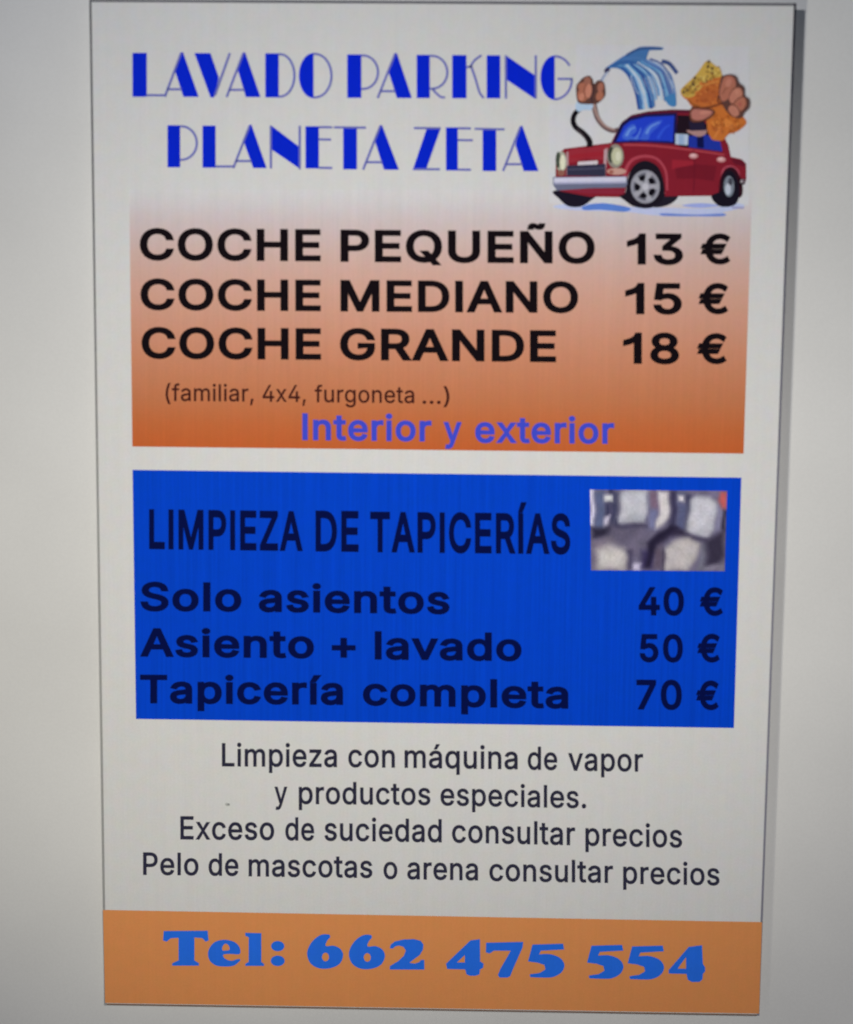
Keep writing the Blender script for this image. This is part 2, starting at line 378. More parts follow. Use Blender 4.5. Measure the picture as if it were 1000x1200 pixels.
def area(l):
    return sum(a[0] * b2[1] - b2[0] * a[1] for a, b2 in zip(l, l[1:] + l[:1])) / 2


def swell(l, sign, d):
    """move an outline outwards by d"""
    out = []
    for i in range(len(l)):
        p, q, r = l[i - 1], l[i], l[(i + 1) % len(l)]
        n = []
        for a, b2 in ((p, q), (q, r)):
            dx, dy = b2[0] - a[0], b2[1] - a[1]
            h = math.hypot(dx, dy) or 1
            n.append((dy / h * sign, -dx / h * sign))
        k = max(.45, 1 + n[0][0] * n[1][0] + n[0][1] * n[1][1])
        out.append((q[0] + d * (n[0][0] + n[1][0]) / k, q[1] + d * (n[0][1] + n[1][1]) / k))
    return out


def words(out, col, bold, rows, gap=0):
    """rows: (word, left, right, baseline at left, baseline at right, height of a capital); bold, gap in thousandths"""
    for text, xl, xr, bl, br, cap in rows:
        x, shapes = 0, []
        for ch in text:
            adv, loops = GLYPH[ch]
            L = [[tuple(map(int, p.split(','))) for p in l.split()] for l in loops]
            sg = 1 if area(max(L, key=lambda l: abs(area(l)))) > 0 else -1
            shapes.append([[(px + x, py) for px, py in swell(l, sg, bold)] for l in L])
            x += adv + gap
        x0 = min(p[0] for g in shapes for l in g for p in l)
        x1 = max(p[0] for g in shapes for l in g for p in l)
        for g in shapes:
            m = []
            for l in g:
                m.append([(xl + (xr - xl) * (px - x0) / (x1 - x0),
                           bl + (br - bl) * (px - x0) / (x1 - x0) - (py + bold) / (CAP + 2 * bold) * cap) for px, py in l])
            out.poly(m, col, False, True)


# ------------------------------------------------------------------ wall
def wall():
    me = bpy.data.meshes.new('wall')
    x, z, y0, y1 = 1.6, 1.4, WALL, WALL + .12
    v = [(-x, y0, -z), (x, y0, -z), (x, y0, z), (-x, y0, z), (-x, y1, -z), (x, y1, -z), (x, y1, z), (-x, y1, z)]
    me.from_pydata(v, [], [(0, 1, 2, 3), (5, 4, 7, 6), (4, 0, 3, 7), (1, 5, 6, 2), (3, 2, 6, 7), (4, 5, 1, 0)])
    me.materials.append(M_WALL)
    o = link('wall', me, None)
    o['kind'] = 'structure'
    o['label'] = 'smooth pale grey painted wall behind the price poster'
    o['category'] = 'wall'


wall()

# ------------------------------------------------------------------ poster
poster = bpy.data.objects.new('price_poster', None)
C.objects.link(poster)
poster.location = (0, 0, 0)
poster['label'] = 'white car wash price poster with orange and blue panels on pale grey wall'
poster['category'] = 'poster'

WHITE = (.74, .74, .735, 1)


def box(name, x0, x1, y0, y1, z0, z1, mat, parent, col=None):
    me = bpy.data.meshes.new(name)
    v = [(x0, y0, z0), (x1, y0, z0), (x1, y0, z1), (x0, y0, z1), (x0, y1, z0), (x1, y1, z0), (x1, y1, z1), (x0, y1, z1)]
    me.from_pydata(v, [], [(0, 1, 2, 3), (5, 4, 7, 6), (4, 0, 3, 7), (1, 5, 6, 2), (3, 2, 6, 7), (4, 5, 1, 0)])
    if col:
        at = me.attributes.new('ink', 'FLOAT_COLOR', 'CORNER')
        for d in at.data:
            d.color = col
    me.materials.append(mat)
    return link(name, me, parent)


box('sheet', -PW / 2, PW / 2, 0, .0006, -PH / 2, PH / 2, M_PAPER, poster, WHITE)
box('mounting_pad', -PW / 2 + .05, PW / 2 - .05, .0006, WALL, -PH / 2 + .05, PH / 2 - .05, M_PAD, poster)

# dark printed rule round the edge of the sheet
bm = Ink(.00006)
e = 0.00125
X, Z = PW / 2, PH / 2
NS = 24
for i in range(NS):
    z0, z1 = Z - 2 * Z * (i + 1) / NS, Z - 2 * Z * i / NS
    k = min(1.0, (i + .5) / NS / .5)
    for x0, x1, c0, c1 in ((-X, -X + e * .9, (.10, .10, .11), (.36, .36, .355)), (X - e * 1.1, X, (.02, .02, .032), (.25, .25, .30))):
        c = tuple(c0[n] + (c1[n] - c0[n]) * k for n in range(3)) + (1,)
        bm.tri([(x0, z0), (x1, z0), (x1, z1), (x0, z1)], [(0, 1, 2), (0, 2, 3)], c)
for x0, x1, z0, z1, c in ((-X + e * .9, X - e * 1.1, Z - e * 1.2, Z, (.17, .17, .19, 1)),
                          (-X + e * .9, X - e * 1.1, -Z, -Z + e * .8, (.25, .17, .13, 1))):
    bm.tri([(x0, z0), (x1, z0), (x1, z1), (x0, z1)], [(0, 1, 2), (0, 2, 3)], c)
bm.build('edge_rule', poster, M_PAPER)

# ------------------------------------------------------------------ blue title, heavy stems with hairlines
BLUE = lambda y: ink(5, 32, 184, y)
HAIR = lambda y: ink(92, 96, 165, y)


class Title:
    def __init__(self, y):
        self.bm, self.b, self.h, self.w = Ink(.00018), BLUE(y), HAIR(y), 2.5

    def fat(self, *p):
        self.bm.poly([list(p)], self.b, False)

    def hair(self, *p):
        self.bm.d += .00004
        self.bm.poly([stroke(p, self.w, n=8)], self.h, False)
        self.bm.d -= .00004

    def line(self, pts):
        self.bm.d += .00004
        self.bm.poly([stroke(pts, self.w, n=2)], self.h, False)
        self.bm.d -= .00004

    def stem(self, x0, x1, y0, y1):
        self.fat((x0, y0), (x1, y0), (x1, y1), (x0, y1))

    def A(self, apex, top, bot, fl, fr, lx, ly, hx, cy):
        self.fat((apex - 1.3, top), (apex + 1.3, top), (fr, bot), (fl, bot), (lx, ly))
        self.hair((apex - .8, top + 1), (hx, bot))
        t = (cy - ly) / (bot - ly)
        self.hair((lx + (hx - lx) * t, cy), (lx + (fl - lx) * t + 1, cy))


t = Title(88)
t.stem(156, 172.6, 62.4, 113.8)                                            # L
t.hair((172, 112), (193, 112))
t.A(213.8, 61.6, 113.8, 215.6, 233.4, 205.4, 82, 193.8, 105)                # A
t.fat((228.6, 62.6), (247.2, 62.6), (257.2, 91.5), (251.5, 114.5), (247.5, 114.5))   # V
t.hair((270, 62.6), (252.5, 112))
t.A(286.6, 61.8, 114, 288.8, 305.8, 279.4, 82, 266.2, 105.6)                # A
t.stem(311.6, 327.2, 62.8, 114.4)                                          # D
t.line([(327, 63.8)] + arc(329, 88.6, 16.6, 24.8, -90, 90) + [(327, 113.4)])
t.fat(*([(368, 62.4)] + arc(368, 88.8, 17, 26.4, 270, 90) + [(368, 115.2)]))         # O
t.line([(368, 63.4)] + arc(370, 88.9, 19, 25.4, -90, 90) + [(368, 114.4)])
t.stem(407.6, 424, 64, 114.8)                                              # P
t.line([(424, 65.2)] + arc(426, 84.8, 17.6, 19.6, -90, 90) + [(424, 104.4)])
t.A(464.4, 62.4, 115, 465.8, 483.2, 456.2, 85, 443.2, 107)                  # A
t.stem(489, 504.2, 64.4, 115)                                              # R
t.line([(504, 65.4)] + arc(507, 84.8, 17.8, 19.2, -90, 90) + [(504, 104)])
t.hair((507.6, 104.5), (511.5, 109), (517, 113.6), (522, 114.2))
t.stem(530.6, 547.2, 64.6, 115.2)                                          # K
t.hair((547, 79), (552.5, 78))
t.hair((551.5, 79), (556.5, 71), (564.8, 64.8))
t.hair((552.5, 77), (558, 93), (562.5, 108), (567.4, 115))
t.stem(571, 586.8, 64.8, 115.2)                                            # I
t.hair((593.4, 64.8), (593.4, 115.6))                                      # N
t.fat((594.2, 65.4), (627.2, 88), (627.2, 115.6), (594.2, 93.4))
t.hair((628.4, 64.8), (628.4, 115.6))
t.fat(*([(650.6, 65)] + arc(650.6, 91, 16.6, 26, 270, 90) + [(650.6, 117)]))         # G
t.line([(650.6, 66)] + arc(651, 91, 20.6, 25, -88, -34))
t.hair((654, 92.4), (671.6, 92.4))
t.line(arc(651, 91.6, 19.8, 24.6, 2, 92))
t.bm.build('lettering', poster, label='upper line of the blue heavy-stemmed title lettering')

t = Title(172)
t.stem(197, 211.6, 147.2, 196.4)                                           # P
t.line([(211.6, 148.4)] + arc(213, 168, 18.2, 19.6, -90, 90) + [(211.6, 187.6)])
t.stem(238, 253.2, 147.6, 196.8)                                           # L
t.hair((253, 195.4), (273.6, 195.4))
t.A(294, 146.6, 197.2, 297.4, 313, 286, 165.5, 274, 189)                    # A
t.hair((318, 147.4), (318, 197.6))                                         # N
t.fat((318.8, 147.6), (351, 172), (351, 197.4), (318.8, 175.4))
t.hair((351.8, 147.6), (351.8, 198.6))
t.stem(358.6, 374.2, 148.2, 197.6)                                         # E
for y in (149.2, 163.6, 196.8):
    t.hair((374, y), (389.8 if y != 163.6 else 388.6, y + .2))
t.hair((391.8, 149.4), (429.4, 149.8))                                     # T
t.stem(402.8, 418.8, 149.4, 198.6)
t.A(447, 147, 199, 450.6, 468, 440.4, 167, 426, 190.2)                      # A
t.hair((485.6, 150.2), (517, 150.4))                                       # Z
t.fat((501, 149.6), (517.2, 149.6), (499.6, 199.4), (484.2, 199.4))
t.hair((486, 198.4), (516, 198.4))
t.stem(523.2, 537, 149.4, 199.8)                                           # E
for y in (150.4, 164.2, 198.8):
    t.hair((537, y), (552.4 if y != 164.2 else 554.6, y + .2))
t.hair((556.8, 151), (591.8, 151.6))                                       # T
t.stem(566.2, 582, 151, 200.4)
t.A(611.4, 147.6, 200.4, 614.2, 631.4, 604.6, 170, 590, 192.4)              # A
t.bm.build('lettering', poster, label='lower line of the blue heavy-stemmed title lettering')

# ------------------------------------------------------------------ orange price panel, printed with a fade from white
STOPS = ((222, (192, 192, 193)), (240, (190, 186, 188)), (262, (188, 175, 176)), (290, (190, 166, 161)), (320, (192, 156, 145)), (350, (192, 147, 130)),
         (380, (190, 138, 117)), (410, (187, 128, 102)), (440, (183, 119, 88)), (470, (179, 110, 74)), (500, (180, 98, 56)), (532, (181, 89, 44)))


def fade(y):
    for (y0, c0), (y1, c1) in zip(STOPS, STOPS[1:]):
        if y <= y1:
            break
    k = max(0, min(1, (y - y0) / (y1 - y0)))
    return ink(*(c0[i] + (c1[i] - c0[i]) * k for i in range(3)), y=y)


bm = Ink(.00008)
N = 80
for i in range(N):
    r = []
    for k in (i / N, (i + 1) / N):
        yl, yr = 222 + (523.6 - 222) * k, 222 + (531.2 - 222) * k
        r.append(((152 + 3.4 * k, yl), (881.8 - 10.2 * k, yr)))
    quad = [page(*p) for p in (r[0][0], r[0][1], r[1][1], r[1][0])]
    bm.tri(quad, [(0, 1, 2), (0, 2, 3)], fade((r[0][0][1] + r[1][0][1]) / 2 + 3))
panel = bm.build('price_panel', poster, label='panel fading from white to burnt orange')

BLACK = lambda y: ink(17, 11, 16, y)
B = 23
for rows, y, lab in (
    ([('COCHE', 164.2, 376.3, 305.4, 306.4, 37.6), ('PEQUEÑO', 399.5, 697.5, 307, 309, 37.8),
      ('13', 735, 801, 309.8, 310.2, 36.6), ('€', 821, 856.4, 309.4, 309.4, 35.8)], 290, 'first black price line'),
    ([('COCHE', 165, 376.4, 363.6, 364.9, 36.8), ('MEDIANO', 399.4, 678, 365.2, 366.8, 37),
      ('15', 733, 799.5, 368, 368.4, 36.8), ('€', 818.8, 853.8, 367.6, 367.8, 36)], 348, 'second black price line'),
    ([('COCHE', 166.2, 376.6, 420.6, 421.8, 36.9), ('GRANDE', 398.8, 652, 422, 424.4, 37.3),
      ('18', 730.5, 796.2, 426, 426.6, 36.6), ('€', 817, 852, 426, 426.2, 35.6)], 404, 'third black price line')):
    for name, part in (('lettering', rows[:-2]), ('price', rows[-2:])):
        bm = Ink(.00016)
        words(bm, BLACK(y), B, part, 26)
        bm.build(name, panel, label=lab)
bm = Ink(.00016)
words(bm, ink(64, 28, 24, 462), 8, [('(familiar,', 194.4, 297.6, 470.2, 470.8, 20), ('4x4,', 308, 358.8, 471, 471.4, 20),
                                       ('furgoneta', 369, 485.8, 471.6, 472.6, 20), ('...)', 495.4, 527, 473.2, 473.6, 20)], 12)
bm.build('lettering', panel, label='small dark brown line in brackets')
bm = Ink(.00016)
words(bm, ink(60, 70, 190, 500), 20, [('Interior', 354.6, 506, 516, 517.4, 31.6), ('y', 520, 541.4, 518, 518.2, 31),
                                        ('exterior', 557, 720, 518.8, 520, 31.6)], 26)
bm.build('lettering', panel, label='bold violet-blue line at the foot of the panel')

# ------------------------------------------------------------------ blue upholstery panel
bm = Ink(.00008)
bm.poly([[(155.6, 551), (869, 559.4), (860, 852.8), (159.4, 842.8)]], ink(0, 61, 188, 690))
bpanel = bm.build('upholstery_panel', poster, M_STREAK, label='strong blue panel with near-black lettering')
NAVY = lambda y: ink(3, 12, 64, y)
for rows, y, bold, gap, lab in (
    ([('LIMPIEZA', 175, 355, 643.8, 646, 46.8), ('DE', 370, 420.4, 646.4, 646.9, 48), ('TAPICERÍAS', 434, 668.4, 647.2, 649.4, 47.6)],
     620, 23, 36, 'tall narrow heading'),
    ([('Solo', 164.6, 283, 716.4, 717, 34.2), ('asientos', 303.3, 527.2, 717.3, 719.8, 33.8),
      ('40', 748.4, 801.6, 720.8, 721.2, 33.2), ('€', 820, 847.4, 721.2, 721.2, 33)], 700, 23, 26, 'first navy price line'),
    ([('Asiento', 164.2, 368, 769.8, 771.8, 33.6), ('+', 388.8, 416.8, 773, 773, 34.5), ('lavado', 439.2, 611.3, 773, 774.8, 33.4),
      ('50', 749.6, 800.3, 775.6, 776, 33), ('€', 817, 843.6, 775.8, 775.8, 33.2)], 756, 23, 26, 'second navy price line'),
    ([('Tapicería', 164.2, 402, 824.4, 826.2, 33.6), ('completa', 425.2, 666, 826.8, 830.4, 33.4),
      ('70', 745.8, 799, 831.2, 831.6, 35), ('€', 815.6, 842.2, 831.6, 831.6, 34.2)], 810, 23, 26, 'third navy price line')):
    for name, part in (('lettering', rows),) if y == 620 else (('lettering', rows[:-2]), ('price', rows[-2:])):
        bm = Ink(.00016)
        words(bm, NAVY(y), bold, part, gap)
        bm.build(name, bpanel, label=lab)


# small printed photograph of two car seats
def seat_picture():
    def sm(d, w):
        t = max(0.0, min(1.0, .5 - d / (2 * w)))
        return t * t * (3 - 2 * t)

    def dpoly(p, x, y):
        best, ins = 1e9, False
        for (x0, y0), (x1, y1) in zip(p, p[1:] + p[:1]):
            dx, dy = x1 - x0, y1 - y0
            t = max(0, min(1, ((x - x0) * dx + (y - y0) * dy) / (dx * dx + dy * dy)))
            best = min(best, math.hypot(x - x0 - t * dx, y - y0 - t * dy))
            if (y0 > y) != (y1 > y) and x < x0 + (y - y0) * dx / dy:
                ins = not ins
        return -best if ins else best

    S = [([(60, 70), (88, 70), (88, 315), (60, 315)], (208, 208, 226), 8),
         ([(92, 85), (148, 85), (150, 330), (92, 330)], (86, 97, 128), 14),
         ([(185, 75), (218, 75), (215, 100), (188, 98)], (34, 36, 58), 8),
         ([(188, 95), (260, 85), (245, 340), (190, 335)], (62, 64, 90), 14),
         ([(150, 118), (215, 118), (213, 158), (150, 158)], (205, 210, 208), 9),
         ([(150, 172), (186, 172), (186, 262), (150, 262)], (56, 57, 84), 10),
         ([(150, 260), (190, 250), (180, 315), (148, 322)], (190, 188, 205), 10),
         ([(280, 80), (448, 80), (446, 210), (438, 305), (240, 300), (258, 180)], (162, 167, 174), 16),
         ([(300, 95), (420, 90), (410, 200), (290, 210)], (172, 178, 182), 30),
         ([(446, 90), (512, 85), (505, 205), (446, 205)], (118, 100, 118), 14),
         ([(436, 205), (500, 205), (498, 330), (430, 335)], (112, 118, 152), 16),
         ([(514, 80), (582, 80), (580, 255), (545, 300), (500, 330), (500, 290), (520, 230)], (203, 202, 200), 10),
         ([(584, 80), (628, 80), (628, 330), (584, 330)], (56, 54, 80), 12),
         ([(628, 80), (690, 80), (690, 165), (628, 165)], (92, 96, 120), 12),
         ([(640, 116), (674, 116), (674, 152), (640, 152)], (224, 224, 226), 9),
         ([(626, 168), (690, 168), (688, 345), (628, 345)], (86, 92, 124), 14),
         ([(692, 100), (720, 100), (712, 350), (688, 350)], (58, 60, 86), 10),
         ([(70, 315), (150, 330), (240, 310), (200, 385), (80, 390)], (42, 40, 58), 16),
         ([(205, 310), (430, 300), (440, 430), (400, 520), (290, 480), (150, 440)], (92, 89, 108), 26),
         ([(85, 420), (200, 400), (300, 470), (310, 600), (85, 600)], (122, 114, 124), 24),
         ([(110, 470), (200, 480), (290, 470), (300, 590), (120, 590)], (162, 160, 160), 22),
         ([(140, 500), (260, 500), (250, 560), (150, 560)], (184, 186, 180), 26),
         ([(440, 430), (520, 360), (600, 315), (700, 345), (690, 380), (590, 385), (520, 440), (470, 520), (440, 540)], (48, 43, 64), 16),
         ([(390, 480), (470, 470), (480, 590), (390, 590)], (56, 50, 86), 18),
         ([(480, 470), (545, 430), (545, 590), (480, 590)], (92, 82, 98), 16),
         ([(720, 140), (765, 105), (848, 122), (886, 165), (882, 330), (850, 390), (760, 370), (694, 345)], (172, 176, 182), 14),
         ([(745, 150), (840, 150), (850, 300), (740, 320)], (180, 185, 188), 30),
         ([(888, 180), (934, 180), (930, 345), (880, 390)], (126, 126, 152), 12),
         ([(545, 475), (610, 420), (720, 375), (795, 430), (760, 520), (705, 600), (555, 605)], (160, 158, 156), 18),
         ([(580, 480), (700, 450), (680, 560), (580, 570)], (182, 182, 178), 34),
         ([(800, 440), (840, 420), (830, 590), (780, 600)], (112, 114, 128), 16),
         ([(834, 410), (945, 330), (945, 500), (900, 580), (830, 585)], (52, 48, 66), 20),
         ([(925, 200), (950, 200), (950, 340), (925, 330)], (46, 44, 64), 10),
         ([(908, 85), (960, 85), (950, 190), (915, 195), (900, 150)], (186, 92, 90), 12),
         ([(860, 82), (905, 82), (890, 120), (862, 118)], (116, 112, 140), 14),
         ([(330, 560), (390, 560), (385, 606), (330, 606)], (196, 194, 216), 12),
         ([(820, 575), (945, 560), (945, 606), (820, 606)], (120, 118, 134), 12)]
    S += [([(238, 300), (440, 302), (436, 326), (236, 322)], (64, 62, 84), 12),
          ([(252, 100), (268, 84), (250, 300), (234, 300)], (52, 52, 76), 9),
          ([(430, 90), (446, 88), (440, 300), (424, 300)], (96, 96, 120), 10),
          ([(270, 96), (420, 92), (412, 230), (262, 250)], (186, 190, 196), 26),
          ([(150, 430), (300, 420), (400, 330), (430, 380), (370, 480), (300, 520)], (104, 100, 120), 22),
          ([(96, 470), (180, 440), (280, 452), (310, 520), (280, 596), (110, 596)], (176, 174, 172), 22),
          ([(124, 500), (260, 492), (264, 560), (140, 566)], (198, 198, 192), 26),
          ([(300, 470), (330, 470), (336, 600), (306, 600)], (70, 66, 90), 12),
          ([(450, 420), (520, 356), (590, 312), (640, 330), (560, 370), (500, 430), (470, 500), (450, 590), (420, 590), (430, 500)], (34, 30, 50), 14),
          ([(690, 348), (760, 374), (852, 392), (846, 412), (750, 398), (690, 372)], (66, 62, 82), 10),
          ([(738, 140), (840, 128), (866, 170), (856, 320), (740, 330), (716, 240)], (192, 196, 202), 24),
          ([(566, 470), (620, 430), (716, 394), (776, 436), (740, 520), (690, 590), (570, 594)], (182, 180, 178), 22),
          ([(536, 470), (552, 450), (556, 604), (540, 604)], (60, 54, 74), 9)]
    wob = lambda t, k: 5 * math.sin(t * (.015 + .004 * k) + k) + 3 * math.sin(t * .043 + 2 * k)
    nx, ny = 66, 40
    q = ((691.6, 573.6), (852.2, 575), (849.4, 669), (692.8, 668))
    bm = Ink(.00014)
    rnd = random.Random(3)
    for j in range(ny):
        for i in range(nx):
            u, v = (i + .5) / nx, (j + .5) / ny
            x, y = 62 + 895 * u, 76 + 530 * v
            c = (104, 101, 122)
            for p, col, w in S:
                a = sm(dpoly(p, x + wob(y, 1) + wob(x, 2), y + wob(x, 3)), w * 1.5 + 4)
                if a > 0:
                    c = tuple(c[k] + (col[k] - c[k]) * a for k in range(3))
            n = rnd.uniform(.97, 1.03) * (.97 + .03 * math.sin(x * .047 + 2 * math.sin(y * .02)) * math.sin(y * .031 + x * .01))
            c = (c[0] * 1.02, c[1] * 1.0, c[2] * 1.03)
            quad = []
            for uu, vv in ((i / nx, j / ny), ((i + 1) / nx, j / ny), ((i + 1) / nx, (j + 1) / ny), (i / nx, (j + 1) / ny)):
                top = [q[0][k] + (q[1][k] - q[0][k]) * uu for k in (0, 1)]
                bot = [q[3][k] + (q[2][k] - q[3][k]) * uu for k in (0, 1)]
                quad.append(page(*(top[k] + (bot[k] - top[k]) * vv for k in (0, 1))))
            bm.tri(quad, [(0, 1, 2), (0, 2, 3)], ink(*(n * k for k in c), y=620))
    bm.build('seat_picture', bpanel, M_PAPER, label='small grey picture of two car seats')


seat_picture()

# ------------------------------------------------------------------ notes in dark grey
GREY = lambda y: ink(38, 38, 54, y)
for rows, y, lab in (
    ([('Limpieza', 260, 394.8, 898.4, 899.2, 27.4), ('con', 408, 462.7, 899.2, 899.8, 27.4), ('máquina', 474, 606.6, 899.9, 901.6, 27.4),
      ('de', 618.3, 652.9, 902, 902.4, 27.4), ('vapor', 665.6, 753.5, 903, 904.2, 27.4)], 890, 'first dark grey note line'),
    ([('y', 321.5, 336.7, 942.2, 942.2, 26.6), ('productos', 350, 504.3, 942.4, 943.6, 26.6), ('especiales.', 516, 686.8, 943.9, 947.2, 26.6)],
     935, 'second dark grey note line'),
    ([('Exceso', 211.2, 321.2, 984, 984.8, 27.4), ('de', 334.2, 368, 985, 985.4, 27.4), ('suciedad', 380, 517.5, 985.3, 987.2, 27.4),
      ('consultar', 529.5, 673.8, 987.4, 990.5, 27.4), ('precios', 685.8, 799.2, 991, 993.2, 27.4)], 978, 'third dark grey note line'),
    ([('Pelo', 167.5, 232.5, 1025.6, 1026.2, 26.6), ('de', 244.2, 279.2, 1026.4, 1026.8, 26.6), ('mascotas', 291.2, 436.2, 1027.2, 1029, 26.6),
      ('o', 449.2, 465.5, 1030, 1030.4, 26.6), ('arena', 477, 560, 1030.5, 1031.8, 26.6), ('consultar', 573.2, 718.2, 1032.4, 1034.6, 26.6),
      ('precios', 730, 843, 1035.4, 1037.4, 26.6)], 1020, 'fourth dark grey note line')):
    bm = Ink(.0001)
    words(bm, GREY(y), 13, rows, 18)
    bm.build('lettering', poster, label=lab)
bm = Ink(.0001)
bm.poly([oval(266.5, 943, 3.0, 1.8, 12, .2)], ink(150, 150, 148, 940))
bm.poly([oval(267.6, 942.6, 1.4, 1.0, 10)], ink(118, 118, 118, 940))
bm.build('speck', poster)

# ------------------------------------------------------------------ ochre band with the telephone number
bm = Ink(.00008)
bm.poly([[(120.4, 1066.6), (892.8, 1080.2), (889.2, 1187.4), (122.8, 1175.6)]], ink(174, 113, 67, 1110))
band = bm.build('phone_band', poster, M_PAPER, label='ochre orange band along the foot')
PH_BLUE = ink(30, 86, 186, 1118)
bm = Ink(.00014)
k6 = crop(180, 1080, 5)
bm.poly([k6([(58, 56), (316, 54), (321, 112), (304, 118), (284, 98), (238, 94), (238, 228), (264, 244), (264, 259), (108, 259), (108, 245),
             (145, 228), (145, 96), (100, 98), (76, 118), (54, 112)])], PH_BLUE)
bm.poly([k6(smooth([(503, 190), (502, 150), (470, 119), (412, 107), (355, 122), (320, 170), (324, 222), (360, 256), (415, 264), (470, 258),
                    (506, 228), (494, 219), (455, 230), (418, 218), (408, 194), (450, 190)], 5)),
         k6(smooth([(402, 168), (404, 145), (420, 130), (438, 140), (444, 164), (425, 170)], 5))], PH_BLUE)
bm.poly([k6([(536, 66), (630, 68), (630, 236), (646, 248), (646, 260), (536, 260), (536, 248), (556, 236), (556, 92), (536, 84)])], PH_BLUE)
bm.poly([k6(oval(726, 144, 39, 30))], PH_BLUE)
bm.poly([k6(oval(726, 230, 41, 31))], PH_BLUE)
k7 = crop(350, 1085, 4.167)
for dx, dy in ((0, 0), (204, 2)):
    bm.poly([k7([(x + dx, y + dy) for x, y in smooth([(146, 42), (105, 45), (62, 80), (40, 132), (56, 182), (98, 207), (152, 207), (198, 186),
                                                     (216, 146), (204, 114), (172, 97), (138, 99), (130, 92), (140, 70), (152, 56)], 5)]),
             k7(oval(130 + dx, 152 + dy, 17, 21))], PH_BLUE)
bm.poly([k7([(444, 110), (448, 92), (468, 76), (510, 66), (560, 64), (594, 72), (608, 90), (606, 116), (590, 142), (560, 164), (540, 180), (566, 184),
             (588, 176), (596, 165), (612, 166), (613, 213), (444, 213), (444, 196), (484, 172), (512, 146), (522, 120), (510, 102), (488, 96), (470, 100), (460, 110)])], PH_BLUE)
bm.poly([k7([(718, 184), (838, 70), (884, 64), (885, 172), (902, 184), (899, 205), (884, 212), (882, 236), (862, 243), (836, 243), (818, 236), (812, 212), (724, 210)]),
         k7([(772, 178), (810, 178), (810, 142)])], PH_BLUE)
k8 = crop(580, 1090, 3.846)
bm.poly([k8([(-41, 56), (126, 52), (124, 76), (78, 180), (68, 206), (56, 213), (20, 213), (12, 202), (22, 176), (70, 92), (-6, 92), (-24, 104), (-42, 100)])], PH_BLUE)
for dx, dy in ((0, 0), (266, 5), (449, 8)):
    five = [(168, 64), (306, 60), (311, 86), (206, 92), (198, 108)] + curve([(198, 108), (246, 107), (292, 124), (312, 156), (298, 190), (258, 211), (204, 213)], 5)[1:] \
        + [(158, 211), (156, 198), (200, 192), (226, 176), (222, 156), (192, 146), (148, 140)]
    bm.poly([k8([(x + dx, y + dy) for x, y in five])], PH_BLUE)
bm.poly([k8([(782, 178), (872, 74), (932, 66), (936, 150), (946, 166), (946, 184), (936, 196), (934, 220), (920, 232), (886, 232), (868, 222), (862, 196), (782, 194)]),
         k8([(822, 172), (860, 172), (860, 120)])], PH_BLUE)
bm.build('lettering', band, label='heavy blue telephone number')

# ------------------------------------------------------------------ cartoon of a red car washing itself
kz = crop(620, 30, 3.571)
kB = crop(770, 60, 8.333)
kC = crop(640, 160, 7.143)
kD = crop(760, 150, 7.69)
kE = crop(690, 45, 8.333)
kA = crop(640, 80, 7.143)
cc = lambda r, g, b2: ink(r, g, b2, 165)

bm = Ink(.0001)
bm.poly([[(676, 52), (879, 54), (878, 240), (644, 238), (644, 122), (676, 122)]], ink(190, 190, 194, 200))
picture = bm.build('car_picture', poster, M_PAPER, label='printed cartoon of a red car with hands holding hose and sponge')


def piece(name, depth, shapes, label=None):
    bm = Ink(.0001 + depth)
    for s in shapes:
        bm.poly([s[0]], s[1])
    return bm.build(name, picture, label=label)


P1, P2, P3, P4 = .00004, .00008, .00020, .00032
piece('puddle', P1, [
    (kz(smooth([(112, 752), (240, 742), (420, 758), (600, 762), (760, 764), (860, 742), (905, 752), (870, 768), (812, 780), (812, 796), (560, 796), (400, 778), (220, 774), (120, 764)], 3)), cc(168, 176, 212)),
    (kz(smooth([(228, 756), (310, 742), (424, 762), (400, 779), (300, 770), (234, 772)], 3)), cc(82, 116, 190)),
    (kz(smooth([(560, 784), (700, 790), (814, 785), (812, 797), (700, 797), (566, 796)], 3)), cc(100, 122, 188)),
    (kz(smooth([(640, 752), (720, 742), (800, 752), (720, 762)], 3)), cc(140, 152, 205)),
    (kz([(852, 756), (902, 758), (900, 766), (850, 764)]), cc(140, 138, 176))])

piece('tyre', P2, [(kz(smooth([(108, 690), (280, 700), (255, 735), (215, 758), (165, 755), (128, 725)], 4)), cc(24, 20, 34))])
piece('tyre', P2, [(kz(smooth([(520, 705), (622, 708), (600, 742), (545, 760), (500, 750)], 4)), cc(30, 26, 38))])

